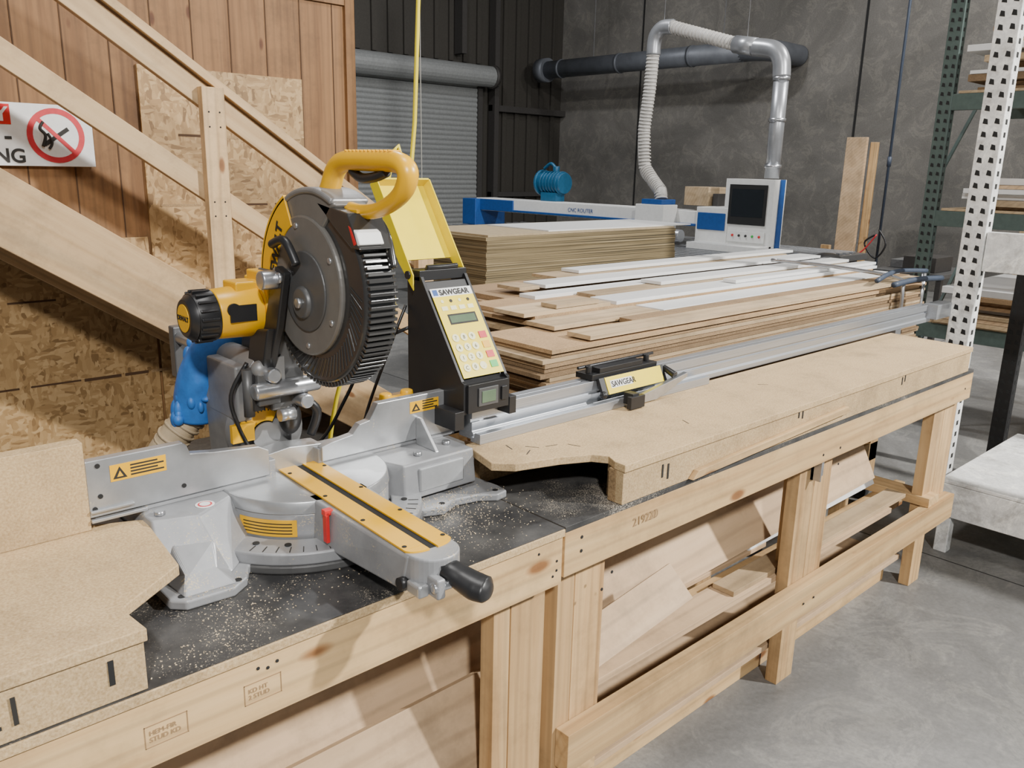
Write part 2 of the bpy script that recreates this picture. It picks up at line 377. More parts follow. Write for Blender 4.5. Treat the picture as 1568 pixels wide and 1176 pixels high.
# overhead duct main run
b=B(); b.cyl((10.9,11.0,3.17),(10.9,7.0,3.17),.145,.145,DUCTD,24)
for y in (10.6,9.3,7.9): b.cyl((10.9,y,3.17),(10.9,y+.05,3.17),.155,.155,DUCTD,24)
b.cyl((10.9,11.15,3.17),(10.9,10.95,3.17),.2,.2,DUCTD,24)
b.tube([(10.9,7.05,3.17),(10.9,6.85,3.17),(11.1,6.7,3.17),(11.5,6.68,3.17),(11.78,6.68,3.17)],.145,DUCTD,20)
for y in (9.9,7.4): b.box(10.895,10.905,y,y+.01,3.3,6.49,STEEL)
b.obj('main_air_duct')

# cnc machine
E=empty('cnc_router',(6.9,5.5,0))
b=B()
b.box(5.9,7.9,3.65,8.3,.30,.74,GREY); b.box(5.8,8.0,3.60,8.35,.72,.78,GREY)
for i in range(16): b.box(5.86+.13*i,5.92+.13*i,3.66,8.3,.78,.80,STEEL)
for y in (3.8,5.2,6.6,8.1): b.box(5.95,6.1,y,y+.15,0,.3,GREY); b.box(7.7,7.85,y,y+.15,0,.3,GREY)
b.obj('bed',E,.005)
b=B()
b.box(6.95,7.25,4.72,8.2,.98,1.13,WHT); b.box(6.93,6.95,4.8,8.15,.985,1.01,CBLUE)
b.box(6.93,6.95,7.5,8.15,1.0,1.12,CBLUE)
b.box(6.85,7.35,4.45,4.80,.80,1.18,WHT); b.box(6.84,6.85,4.47,4.78,.97,1.13,CBLUE); b.box(6.85,7.35,8.1,8.35,.80,1.12,CBLUE)
b.box(6.72,6.95,5.1,5.45,.90,1.18,WHT); b.cyl((6.83,5.27,.82),(6.83,5.27,.95),.05,.05,STEEL)
b.box(6.75,6.98,5.15,5.40,1.181,1.23,CBLUE)
b.cyl((6.7,4.85,.90),(6.7,6.1,.90),.06,.06,DUCT)
b.obj('gantry',E,.01)
text('lettering','CNC ROUTER',.06,(6.945,6.6,1.04),(0,-1,0),(0,0,1),CBLUE,E)
b=B(); b.box(6.86,7.06,4.00,4.50,.84,1.45,WHT); b.box(6.848,6.86,4.06,4.45,1.04,1.40,HOLE); b.box(6.846,6.85,4.09,4.42,1.11,1.36,SCREEN)
b.box(6.848,6.86,4.05,4.44,.88,.98,WHT); b.box(6.95,7.02,3.985,4.0,.84,1.45,CBLUE)
b.box(6.65,6.9,4.0,4.75,.801,.86,WHT)
b.obj('control_cabinet',E,.006)
b=B()
for i in range(5): b.ball((6.845,4.10+.07*i,.94),.012,[RED,GRN,BLK,BLK,RED][i])
b.obj('buttons',E)

# dust duct
E=empty('dust_extraction_duct',(7,5,1.3))
b=B()
pts=[(6.86,5.24,1.23),(6.88,5.27,1.31),(6.95,5.42,1.40),(7.0,5.58,1.53),(7.0,5.62,1.9),(7.0,5.58,2.3),(7.0,5.56,2.68)]
b.tube(pts,.060,FLEX,14,10)
P=[Vector(p) for p in pts]
for i in range(len(P)-1):
    k=int((P[i+1]-P[i]).length/.035)+1
    for j in range(k):
        q=P[i].lerp(P[i+1],j/k); d=(P[i+1]-P[i]).normalized()
        b.cyl(q-d*.006,q+d*.006,.066,.066,FLEX,14)
b.obj('flexible_hose',E)
b=B()
b.tube([(7,5.56,2.62),(7,5.55,2.78),(7,5.47,2.86),(7,5.34,2.86)],.07,DUCT,16,8)
b.cyl((7,5.36,2.86),(7,4.58,2.63),.058,.058,FLEX,16)
for i in range(20):
    q=Vector((7,5.36,2.86)).lerp(Vector((7,4.58,2.63)),i/20); b.cyl(q,q+Vector((0,-.012,-.0035)),.063,.063,FLEX,16)
b.cyl((7,4.62,2.64),(7,4.40,2.60),.078,.078,DUCT,16)
b.tube([(7,4.42,2.60),(7,4.22,2.56),(7,4.14,2.47),(7,4.12,2.33)],.078,DUCT,16,8)
b.cyl((7.0,4.12,2.36),(7.0,4.12,1.46),.066,.066,DUCT,20)
for z in (2.3,1.95,1.55): b.cyl((7,4.12,z),(7,4.12,z+.03),.076,.076,STEEL,20)
b.cyl((7,4.5,2.66),(7,4.5,6.5),.003,.003,STEEL,6); b.cyl((7,5.45,2.9),(7,5.45,6.5),.003,.003,STEEL,6)
b.obj('rigid_pipe',E)
b=B(); b.box(7.05,7.35,4.82,5.10,1.181,1.36,TANB); b.box(7.10,7.30,4.74,4.80,1.181,1.30,DARK); b.obj('cardboard_box',None,.003)
b=B(); b.cyl((7.2,7.25,1.34),(7.2,6.9,1.34),.12,.12,TEAL,24); b.cyl((7.2,7.28,1.34),(7.2,7.25,1.34),.15,.15,TEAL,24)
for i in range(6): b.cyl((7.2,7.2-.05*i,1.34),(7.2,7.185-.05*i,1.34),.135,.135,TEAL,24)
b.box(7.1,7.25,6.95,7.2,1.131,1.23,TEAL); b.cyl((7.2,7.05,1.44),(7.2,7.05,1.53),.04,.04,TEAL); b.tube([(7.2,7.05,1.50),(7.2,7.14,1.56),(7.2,7.25,1.5)],.018,TEAL)
b.obj('blue_vacuum_pump',None,.004)

# big sheet stack
E=empty('plywood_sheet_stack',(4.4,4.3,0))
b=B(); z=.16
while z<1.075:
    h=ru(.014,.032); dx=ru(-.006,.006); b.box(3.40+dx,5.33+ru(-.01,.01),3.91+ru(-.003,.003),4.72,z,z+h-.001,CARD); z+=h
b.box(3.42,5.32,3.92,4.70,z,z+.012,CARDT); b.box(4.0,5.6,3.97,4.6,z+.0125,z+.020,WLAM)
b.obj('sheets',E)
b=B()
for x in (3.5,4.3,5.1): b.box(x,x+.1,3.92,4.72,.02,.14,WY)
for i in range(4): b.box(3.4,5.3,3.92+.23*i,4.02+.23*i,.14,.16,WX); b.box(3.4,5.3,3.92+.23*i,4.02+.23*i,0,.02,WX)
b.obj('pallet',E)

# strip pile on cart
E=empty('lumber_strip_pile',(2.8,1.8,.7))
b=B()
z=.70;k=0
while z<1.035:
    h=.0125; off=.03*math.sin(k*.5)+ru(-.022,.022)-(.05 if z<.84 else 0); b.box(1.53+off,3.95+ru(-.03,.03),1.50+ru(-.005,.008),1.79,z,z+h-.0016,STRIPE if k%4 else TANB); z+=h;k+=1
z=.70
while z<1.05:
    h=.0145; b.box(1.78+ru(-.06,.03),4.1+ru(-.04,.02),1.80,2.12,z,z+h-.0015,TANB if rnd()<.3 else STRIPE); z+=h
z=.70
while z<1.06:
    h=.018; b.box(1.95+ru(-.06,.03),4.0+ru(-.08,.03),2.13,2.45,z,z+h-.0015,TANB if rnd()<.3 else STRIPE); z+=h
b.obj('lower_layers',E)
b=B()
for (x0,x1,y0,y1,z0,m) in [(1.70,4.02,1.51,1.60,1.041,TANB),(2.0,4.05,1.61,1.66,1.041,STRIPE),(1.72,2.22,1.67,1.79,1.041,TANB),(2.24,4.08,1.67,1.79,1.041,WLAM),
    (2.15,4.12,1.80,1.92,1.060,WLAM),(1.72,2.12,1.80,1.94,1.060,TANB),(2.2,4.12,1.94,2.03,1.060,TANB),(2.0,4.1,2.04,2.12,1.060,WLAM),(1.86,2.06,1.80,1.87,1.0745,TANB),
    (2.15,4.2,2.14,2.26,1.076,WLAM),(2.35,4.1,2.28,2.42,1.076,TANB),(2.6,4.15,1.96,2.06,1.0745,WLAM),(2.9,4.15,1.82,1.88,1.0745,WLAM),(2.5,4.2,2.30,2.40,1.0905,WLAM),(2.02,2.12,2.14,2.26,1.076,TANB)]:
    b.box(x0,x1,y0,y1,z0,z0+.0130,m)
b.obj('top_strips',E,.001)
b=B()
b.box(1.6,3.9,1.52,2.44,.655,.695,WX)
for x in (1.7,2.8,3.75):
    for y in (1.56,2.34): b.box(x,x+.08,y,y+.08,.06,.655,WZ); b.cyl((x+.02,y+.04,.04),(x+.06,y+.04,.04),.04,.04,BLK)
b.box(1.7,3.83,1.56,1.6,.2,.29,WX); b.box(1.7,3.83,2.38,2.42,.2,.29,WX)
b.obj('cart',E,.002)
b=B()
b.tube([(3.62,1.46,.9),(3.62,1.46,1.03),(3.64,1.50,1.08),(3.64,1.8,1.10),(3.64,2.1,1.10)],.008,STEEL)
b.tube([(3.5,1.45,1.065),(3.7,1.44,1.075),(3.95,1.43,1.065)],.012,SLATE); b.cyl((3.93,1.5,.86),(3.93,1.5,1.08),.01,.01,STEEL)
b.tube([(3.45,1.50,1.08),(3.7,1.53,1.10),(3.95,1.50,1.09)],.010,SLATE)
b.obj('clamp',E)

# ------------------------------------------------------------------ far bench
E=empty('outfeed_bench',(2.1,1.3,0))
b=B()
b.box(1.102,3.26,1.02,1.058,.716,.812,WX); b.box(1.102,3.26,1.42,1.458,.716,.812,WX)
for x in (1.102,2.15,3.222): b.box(x,x+.038,1.058,1.42,.722,.812,WY)
b.box(1.102,3.26,1.02,1.458,.812,.8245,BT)
b.box(1.14,3.28,1.022,1.06,.235,.33,WX); b.box(1.14,3.26,1.20,1.238,.235,.33,WX); b.box(1.14,3.26,1.42,1.458,.235,.33,WX)
b.box(3.05,3.14,1.03,1.44,.331,.365,WY); b.box(1.15,1.24,1.03,1.44,.20,.234,WY)
for (xa,xb2,zb) in ((1.13,1.18,0),(1.182,1.275,0),(2.11,2.20,0),(2.202,2.30,.235),(3.06,3.15,0),(3.152,3.27,.235)):
    b.box(xa,xb2,1.061,1.099,zb,.715,WZ)
for x in (1.14,2.12,3.09): b.box(x,x+.089,1.38,1.418,0,.72,WZ)
b.box(2.17,2.205,1.10,1.14,.33,.72,WZ)
for x,z in ((1.15,.76),(1.15,.79),(1.22,.65),(1.25,.68),(2.25,.69),(2.25,.74),(2.15,.74),(3.2,.76),(2.2,.28),(2.14,.28)): b.cyl((x,1.0185,z),(x,1.0205,z),.004,.004,HOLE,8)
b.obj('frame',E,.003)
b=B()
outl=[(1.10,1.325),(1.065,1.20),(1.10,1.165),(1.20,1.135),(1.265,1.105),(1.285,1.075),(1.27,1.045),(1.268,1.015),(3.20,1.015),(3.23,1.325)]
b.prism(outl,'z',.898,.915,PB)
b.obj('raised_top',E,.0015)
b=B(); b.box(1.27,3.20,1.02,1.04,.8255,.8975,PB); b.box(1.27,1.29,1.04,1.06,.8255,.8975,PBE); b.box(3.18,3.2,1.04,1.30,.8255,.8975,PB); b.box(1.12,3.2,1.30,1.32,.8255,.8975,PBE)
b.box(1.29,3.18,1.06,1.08,.8255,.8975,PBE)
b.prism([(1.50,.828),(1.52,.846),(2.24,.868),(2.25,.850)],'y',1.005,1.019,WX)
b.obj('raised_fascia',E,.001)
b=B()
for x,z,h in ((1.40,.87,.03),(1.42,.865,.035),(1.98,.89,.02),(2.0,.885,.02),(2.62,.88,.025),(2.64,.885,.02)):
    b.box(x,x+.005,1.0185,1.02,z-h/2,z+h/2,INK)
for (x,y) in ((1.17,1.2),(1.2,1.22),(1.24,1.2),(1.62,1.12),(2.1,1.2),(1.16,1.25),(1.28,1.17)):
    b.box(-.015,.015,-.001,.001,.9151,.9155,INK,Matrix.Translation((x,y,0))@Matrix.Rotation(ru(0,3),4,'Z'))
b.obj('pen_marks',E)
text('scrawl','219220',.028,(1.31,1.0192,.765),(1,0,.06),(0,0,1),STAMP,E)
b=B(); b.box(2.17,2.23,1.052,1.0605,.65,.71,STEEL); b.box(2.17,2.175,1.03,1.06,.65,.71,STEEL); b.obj('bracket',E)

# offcuts under far bench
E=empty('stored_plywood_offcuts',(2.1,1.3,.35))
def leaning(name,x0,x1,yb,zb,yt,zt,mat,tilt=0,th_=.016):
    b=B(); L=math.hypot(yt-yb,zt-zb)
    b.box(0,x1-x0,0,L,0,th_,mat)
    M=frame((x0,yb,zb),(1,0,tilt),(0,yt-yb,zt-zb))
    return b.obj(name,E,.001,M)
leaning('sheet_a',1.20,3.1,1.30,.34,1.37,.66,PLYX,0)
leaning('sheet_b',1.30,2.9,1.25,.335,1.33,.50,PLYX,.09)
leaning('sheet_c',2.2,3.05,1.26,.34,1.34,.52,WLAM,.03)
leaning('sheet_d',1.22,1.66,1.13,.335,1.20,.41,PLYX,.32)
b=B(); b.box(1.3,2.9,1.10,1.19,.331,.349,PLYX); b.box(1.2,2.3,1.245,1.40,.331,.346,PLYX); b.box(1.9,3.04,1.11,1.18,.35,.365,TANB); b.obj('flat_pieces',E,.001)
b=B(); b.box(1.28,3.05,1.105,1.37,.10,.118,PLYX)
for y in (1.15,1.33): b.box(1.3,3.04,y,y+.035,0,.10,WX)
b.obj('low_shelf_board',E,.001)

# ------------------------------------------------------------------ near bench
E=empty('miter_saw_bench',(.3,1.35,0))
b=B()
b.box(-.9,1.095,1.02,1.058,.706,.808,WX); b.box(-.9,1.095,1.66,1.70,.706,.808,WX)
for x in (-.5,.2,1.057): b.box(x,x+.038,1.058,1.66,.716,.808,WY)
for (xa,xb2) in ((.955,.997),(1.0,1.093),(-.8,-.7)): b.box(xa,xb2,1.061,1.099,0,.706,WZ)
b.box(.945,1.034,1.62,1.658,0,.716,WZ); b.box(-.8,-.71,1.62,1.658,0,.716,WZ)
b.box(-.9,1.095,1.022,1.06,.10,.19,WX); b.box(-.9,1.095,1.62,1.66,.10,.19,WX)
for x,z in ((.46,.79),(.475,.785),(.49,.79),(1.03,.79),(1.08,.76),(1.07,.73),(1.08,.74)): b.cyl((x,1.0185,z),(x,1.0205,z),.003,.003,HOLE,8)
b.obj('frame',E,.003)
b=B(); b.box(-.9,1.0965,1.015,1.70,.8085,.8235,PB); b.obj('top_core',E,.001)
b=B(); b.box(-.9,1.0965,1.018,1.70,.8235,.825,BT); b.obj('top_laminate',E)
b=B()
pl=[(-.9,1.015),(.312,1.015),(.305,1.085),(.315,1.095),(.412,1.165),(.432,1.36),(.42,1.368),(.355,1.395),(-.9,1.395)]
b.prism(pl,'z',.897,.915,PB)
b.obj('side_platform_top',E,.0015)
b=B(); b.box(-.9,.308,1.02,1.04,.8255,.8965,PB); b.box(.29,.308,1.04,1.085,.8255,.8965,PBE); b.box(-.9,.40,1.34,1.36,.8255,.8965,PBE)
b.prism([(.29,1.09),(.31,1.10),(.33,1.16),(.34,1.33),(.32,1.33),(.31,1.17),(.28,1.10)],'z',.8255,.8965,PBE)
b.box(-.9,.352,1.37,1.40,.9155,1.065,PB)
b.obj('side_platform_sides',E,.001)
b=B(); b.box(.262,.269,1.0185,1.0195,.850,.885,HOLE); b.obj('slot',E)
text('handwriting','21',.055,(.115,1.0188,.845),(1,0,.05),(0,0,1),INK,E)
for (x,s) in ((.30,'HEM-FIR\nSTUD KD'),(.44,'KD HT\n2 STUD')):
    text('grade_stamp',s,.010,(x+.003,1.0192,.755),(1,0,0),(0,0,1),STAMP,E)
b=B()
for x in (.297,.437):
    for (x0,x1,z0,z1) in ((x,x+.058,.737,.738),(x,x+.058,.769,.770),(x,x+.001,.737,.770),(x+.057,x+.058,.737,.770)): b.box(x0,x1,1.0192,1.02,z0,z1,STAMP)
b.obj('stamp_border',E)
E=empty('stored_sheet_goods',(.3,1.4,.2))
leaning('sheet_e',-.7,1.115,1.22,.20,1.34,.69,PLYX,0)
leaning('sheet_f',-.2,1.10,1.15,.207,1.22,.42,PLYX,.04)
b=B(); b.box(-.75,.93,1.12,1.60,.192,.207,PLYX); b.obj('shelf_board',E)

# ------------------------------------------------------------------ measuring fence
E=empty('measuring_fence_track',(2.3,1.36,.915))
b=B()
prof=[(1.335,.916),(1.385,.916),(1.385,.986),(1.362,.986),(1.362,.979),(1.356,.979),(1.356,.986),(1.340,.986),(1.340,.962),(1.346,.962),(1.346,.954),(1.340,.954),(1.340,.935),(1.335,.930)]
b.prism(prof,'x',1.13,3.62,EXT)
b.box(3.62,3.63,1.335,1.385,.916,.986,STEEL); b.box(3.60,3.76,1.30,1.36,.93,.99,EXT)
b.box(3.3,3.35,1.335,1.36,.80,.915,STEEL)
b.obj('extrusion',E,.0008)
b=B()
pr2=[(1.30,.9155),(1.332,.9155),(1.332,.926),(1.322,.926),(1.318,.938),(1.300,.938)]
b.prism(pr2,'x',1.12,1.98,EXT)
for i in range(60): b.box(1.13+.014*i,1.135+.014*i,1.3185,1.3225,.926,.9275,HOLE)
b.obj('scale_rail',E,.0006)
E=empty('flip_stop_carriage',(1.65,1.34,.98))
b=B()
b.box(1.52,1.78,1.338,1.395,.988,1.003,BLKM); b.box(1.55,1.72,1.34,1.385,1.003,1.016,BLKM)
b.cyl((1.50,1.37,1.018),(1.80,1.37,1.018),.004,.004,BLK); b.cyl((1.53,1.36,1.003),(1.53,1.36,1.022),.008,.008,BLK); b.cyl((1.76,1.36,1.003),(1.76,1.36,1.022),.008,.008,BLK)
b.prism([(1.310,.952),(1.318,.950),(1.338,.990),(1.330,.994)],'x',1.535,1.795,BLKM)
b.box(1.60,1.625,1.27,1.30,.925,.955,BLKM); b.box(1.585,1.64,1.262,1.275,.918,.950,BLKM)
b.prism([(1.66,.918),(1.72,.918),(1.85,.960),(1.85,.972),(1.66,.94)],'y',1.285,1.299,STEEL)
b.cyl((1.80,1.33,.985),(1.80,1.29,.970),.008,.010,BLK); b.ball((1.535,1.31,.955),.010,BLK)
b.obj('body',E,.001)
M=frame((1.555,1.3105,.953),(1,0,0),(0,.020,.041))
b=B(); b.box(.0,.225,0,.044,-.0005,.002,YELP,M); b.box(.015,.10,.014,.034,.002,.0025,WHT,M); b.obj('label',E)
text('label_text','SAWGEAR',.020,M@Vector((.018,.017,.0028)),(1,0,0),(0,.020,.041),INK,E,bold=.0004)

# ------------------------------------------------------------------ controller
E=empty('fence_controller',(1.14,1.42,.93))
b=B()
side=[(1.50,.916),(1.50,1.262),(1.452,1.268),(1.310,1.062),(1.302,1.058),(1.302,.99),(1.392,.99),(1.392,.916)]
b.prism(side,'x',1.075,1.083,BLKM); b.prism(side,'x',1.197,1.205,BLKM)
b.prism([(1.49,.916),(1.49,1.25),(1.448,1.256),(1.318,1.062),(1.318,.995),(1.395,.995),(1.395,.916)],'x',1.083,1.197,BLKM)
b.box(1.083,1.197,1.296,1.318,.993,1.055,BLK); b.box(1.11,1.165,1.293,1.296,1.005,1.045,GREY); b.box(1.118,1.157,1.2915,1.293,1.012,1.038,LCD)
b.box(1.175,1.19,1.292,1.296,1.01,1.04,BLK); b.box(1.05,1.075,1.30,1.42,.96,1.0,BLK); b.box(1.205,1.225,1.30,1.36,.97,1.01,BLK)
b.tube([(1.10,1.47,1.26),(1.10,1.46,1.285),(1.18,1.46,1.285),(1.18,1.47,1.26)],.007,BLK,8,1)
b.box(1.075,1.205,1.455,1.50,1.258,1.28,BLKM)
b.obj('housing',E,.001)
K=frame((1.083,1.313,1.066),(1,0,0),(0,.119,.174))
b=B(); w=.113;h=.208
b.box(0,w,0,h-.016,0.001,.003,YELP,K); b.box(0,w,h-.016,h+.004,0.001,.003,WHT,K); b.box(.004,.017,h-.013,h+.001,.003,.0034,CBLUE,K)
b.box(.024,.094,.128,.145,.003,.0036,LCD,K); b.box(.020,.098,.124,.149,.003,.0033,INK,K)
for r in range(4):
    for c in range(3):
        p=K@Vector((.018+.0225*c,.022+.0235*r,.003)); q=K@Vector((.018+.0225*c,.022+.0235*r,.0045)); b.cyl(p,q,.0092,.0092,CREAM,18)
for i,m in enumerate((GRN,RED,YEL,REDI)):
    b.box(.084,.104,.014+.0235*i,.030+.0235*i,.003,.0045,m,K)
for i in range(4): b.box(.012+.024*i,.028+.024*i,.158,.168,.003,.004,CREAM,K)
for i in range(4):
    p=K@Vector((.02+.024*i,.18,.003)); q=K@Vector((.02+.024*i,.18,.004)); b.cyl(p,q,.004,.004,INK if i%2 else CREAM,12)
b.obj('keypad',E,.0003)
text('brand_plate_text','SAWGEAR',.0175,K@Vector((.021,h-.0125,.0035)),(1,0,0),(0,.119,.174),INK,E,bold=.0006)
nums=['C0.','123','456','789']
for r in range(4):
    for c in range(3):
        text('key',nums[r][c],.012,K@Vector((.018+.0225*c,.018+.0235*r,.0048)),(1,0,0),(0,.119,.174),INK,E,'CENTER',ext=.0001)
V=frame((1.062,1.475,1.262),(1,0,0),(0,.13,.195))
b=B()
for x0,x1 in ((0,.003),(.145,.148)):
    b.prism([(-.028,-.002),(-.0,.016),(.240,.016),(.245,-.014),(.05,-.016)],'x',x0,x1,YELP,V)
b.box(.003,.145,.050,.243,-.014,-.011,YELP,V)
b.box(.003,.145,.239,.243,-.014,.016,YELP,V)
b.obj('visor',E,.0008)
b=B()
for x in (1.062,1.214): b.cyl((x-.004,1.478,1.27),(x+.004,1.478,1.27),.009,.009,BLK,16)
b.obj('hinge_knobs',E)
b=B(); b.tube([(1.08,1.50,1.15),(1.02,1.56,1.10),(.97,1.60,.98),(.93,1.62,.90),(.85,1.62,.84)],.004,BLK,8); b.tube([(.93,1.45,.90),(.97,1.52,.95),(1.03,1.50,1.12),(1.07,1.50,1.2)],.0035,BLK,8); b.obj('power_cable',E)
E=empty('fence_clamp_lever',(.99,1.43,.95))
b=B(); b.box(.95,1.04,1.41,1.445,.970,1.005,YEL); b.cyl((.965,1.43,1.005),(.965,1.43,1.03),.016,.013,YEL); b.cyl((1.02,1.43,1.005),(1.02,1.43,1.03),.016,.013,YEL); b.box(.96,1.03,1.42,1.44,1.01,1.02,YEL); b.box(.97,1.02,1.415,1.44,.925,.97,CASTG); b.obj('lever',E,.003)

# ------------------------------------------------------------------ miter saw
S=empty('sliding_compound_miter_saw',(.74,1.33,.825))
cx,cy=.735,1.37
b=B()
b.loft([(.415,1.255,.842),(.52,1.225,.842),(.595,1.30,.842),(.60,1.48,.842),(.415,1.48,.842)],[(.43,1.325,.925),(.50,1.30,.925),(.575,1.345,.925),(.60,1.46,.925),(.43,1.46,.925)],ALU)
b.loft([(.425,1.19,.842),(.51,1.185,.842),(.52,1.235,.842),(.42,1.265,.842)],[(.445,1.225,.862),(.495,1.222,.862),(.50,1.245,.90),(.44,1.27,.90)],ALU)
b.prism([(.405,1.20),(.425,1.18),(.50,1.175),(.53,1.195),(.55,1.23),(.60,1.27),(.61,1.33),(.60,1.50),(.42,1.50),(.405,1.30)],'z',.8255,.842,ALU)
b.loft([(.90,1.27,.85),(1.085,1.27,.85),(1.085,1.48,.85),(.86,1.48,.85),(.87,1.33,.85)],[(.90,1.275,.925),(1.08,1.275,.925),(1.08,1.46,.925),(.86,1.46,.925),(.88,1.33,.925)],ALU)
b.prism([(.90,1.24),(.955,1.215),(1.00,1.235),(1.05,1.225),(1.085,1.20),(1.115,1.205),(1.12,1.24),(1.10,1.50),(.86,1.50),(.86,1.30)],'z',.8255,.842,ALU)
b.box(.935,1.05,1.268,1.2755,.862,.912,ALUM)
b.box(.55,.92,1.42,1.52,.84,.925,ALU)
b.obj('base',S,.005,seg=3)
b=B()
for x,y in ((.425,1.20),(.515,1.195),(.965,1.235),(1.095,1.22)): b.cyl((x,y,.842),(x,y,.8428),.006,.006,HOLE,14)
for z in (.865,.882,.899): b.box(.4135,.4155,1.33,1.44,z,z+.006,HOLE)
b.obj('mounting_holes',S)
b=B()
pts=[];a0,a1=198,342
for i in range(41):
    t=math.radians(a0+(a1-a0)*i/40); pts.append((cx+.225*math.cos(t),cy+.225*math.sin(t)))
for i in range(40,-1,-1):
    t=math.radians(a0+(a1-a0)*i/40); pts.append((cx+.165*math.cos(t),cy+.165*math.sin(t)))
b.prism(pts,'z',.840,.862,ALU)
pts=[(cx+.228*math.cos(math.radians(a)),cy+.228*math.sin(math.radians(a))) for a in range(215,326,5)]+[(cx+.19*math.cos(math.radians(a)),cy+.19*math.sin(math.radians(a))) for a in range(325,214,-5)]
b.prism(pts,'z',.8255,.840,GREY)
b.obj('miter_scale',S,.003)
b=B()
for i in range(-9,10):
    t=math.radians(270+i*6); M=Matrix.Translation((cx,cy,0))@Matrix.Rotation(t,4,'Z'); b.box(.198,.218,-.0008,.0008,.862,.8628,INK,M)
for a in (215,232,252,288,308,325):
    t=math.radians(a); b.cyl((cx+.19*math.cos(t),cy+.19*math.sin(t),.862),(cx+.19*math.cos(t),cy+.19*math.sin(t),.864),.006,.006,HOLE,12)
b.obj('scale_marks',S)
b=B(); b.cyl((cx,cy,.845),(cx,cy,.905),.160,.160,ALU,64); b.cyl((cx,cy,.905),(cx,cy,.928),.162,.158,ALUM,64)
b.obj('turntable',S,.002)
b=B()
pts=[(cx+.1615*math.cos(math.radians(a)),cy+.1615*math.sin(math.radians(a))) for a in range(197,237,3)]+[(cx+.160*math.cos(math.radians(a)),cy+.160*math.sin(math.radians(a))) for a in range(236,196,-3)]
b.prism(pts,'z',.864,.895,YEL)
for z in (.869,.875,.881,.887):
    p2=[(cx+.1620*math.cos(math.radians(a)),cy+.1620*math.sin(math.radians(a))) for a in range(200,234,3)]+[(cx+.1614*math.cos(math.radians(a)),cy+.1614*math.sin(math.radians(a))) for a in range(233,199,-3)]
    b.prism(p2,'z',z,z+.0018,INK)
b.obj('turntable_label',S)
# arm (table set ~2.6 degrees off square)
AM=Matrix.Translation((cx,1.39,0))@Matrix.Rotation(math.radians(-2.65),4,'Z')@Matrix.Translation((-cx,-1.39,0))
ac=.738
b=B()
b.loft([(ac-.048,.955,.866),(ac+.045,.955,.866),(ac+.058,1.25,.850),(ac-.062,1.25,.850)],[(ac-.046,.94,.928),(ac+.044,.94,.928),(ac+.055,1.25,.928),(ac-.057,1.25,.928)],ALU)
pts=[(ac-.046,.955)]+[(ac+.044*math.cos(math.radians(a)),.945+.045*math.sin(math.radians(a))) for a in range(190,351,10)]+[(ac+.044,.955)]
b.prism(pts,'z',.888,.9295,ALU)
b.box(ac-.030,ac-.014,.885,.93,.872,.905,ALU); b.box(ac+.012,ac+.028,.885,.93,.872,.905,ALU); b.cyl((ac-.034,.893,.890),(ac+.034,.893,.890),.008,.008,STEEL,16)
b.box(ac-.05,ac-.03,.905,.94,.872,.892,ALUM)
b.obj('table_arm',S,.004,M=AM,seg=3)
b=B(); b.cyl((ac-.056,.95,.882),(ac-.040,.95,.882),.010,.010,BLK); b.obj('arm_knob',S,M=AM)
b=B()
sl=ac
b.box(sl-.043,sl-.0075,.955,1.40,.929,.9325,YEL); b.box(sl+.0075,sl+.042,.955,1.40,.929,.9325,YEL)
pts=[(sl-.043,.955)]+[(sl-.0075+.0355*math.cos(math.radians(a)),.955+.018*math.sin(math.radians(a))) for a in range(190,271,10)]+[(sl-.0075,.955)]
b.prism(pts,'z',.929,.9325,YEL)
pts=[(sl+.0075,.955)]+[(sl+.0075+.035*math.cos(math.radians(a)),.955+.018*math.sin(math.radians(a))) for a in range(270,356,10)]+[(sl+.042,.955)]
b.prism(pts,'z',.929,.9325,YEL)
for y in (.965,1.09,1.22,1.36):
    for x in (sl-.036,sl+.036): b.cyl((x,y,.9325),(x,y,.9335),.004,.004,HOLE,12)
b.obj('kerf_plates',S,.0008,M=AM)
b=B(); b.box(sl-.0073,sl+.0073,.942,1.40,.920,.9299,HOLE); b.obj('kerf_slot',S,M=AM)
b=B()
b.tube([(ac,.925,.900),(ac+.006,.905,.905),(ac+.016,.885,.896),(ac+.026,.865,.888),(ac+.034,.850,.886),(ac+.038,.843,.886)],[.012,.016,.018,.020,.019,.009],BLK,18,6,flat=1.3)
b.box(ac-.012,ac+.014,.90,.94,.905,.918,BLK)
b.obj('miter_lock_handle',S,M=AM)
b=B(); b.box(ac-.0640,ac-.0575,1.165,1.178,.870,.926,RED); b.box(ac-.066,ac-.05,1.165,1.178,.920,.930,RED); b.obj('detent_clip',S,.001,M=AM)
# fences
b=B()
b.prism([(.352,.936),(.352,1.032),(.508,1.032),(.515,1.026),(.52,1.010),(.56,1.004),(.645,.996),(.665,.985),(.665,.936)],'y',1.370,1.388,ALUM)
b.prism([(.775,.936),(.775,.966),(.80,.972),(.845,.978),(.862,.996),(.885,1.000),(.905,1.032),(1.115,1.032),(1.115,.936)],'y',1.370,1.388,ALUM)
b.box(.36,.68,1.376,1.402,.925,.962,ALU); b.box(.77,1.11,1.376,1.402,.925,.962,ALU)
b.box(.352,.44,1.364,1.372,.928,.934,ALUM); b.box(.352,.42,1.364,1.372,.944,.949,ALUM)
b.prism([(.66,.925),(.66,.965),(.72,.972),(.79,.965),(.79,.925)],'y',1.395,1.44,ALUM)
b.prism([(1.30,.925),(1.37,.925),(1.37,.985),(1.355,.985)],'x',1.0,1.008,ALUM)
b.obj('sliding_fence',S,.0015)
b=B()
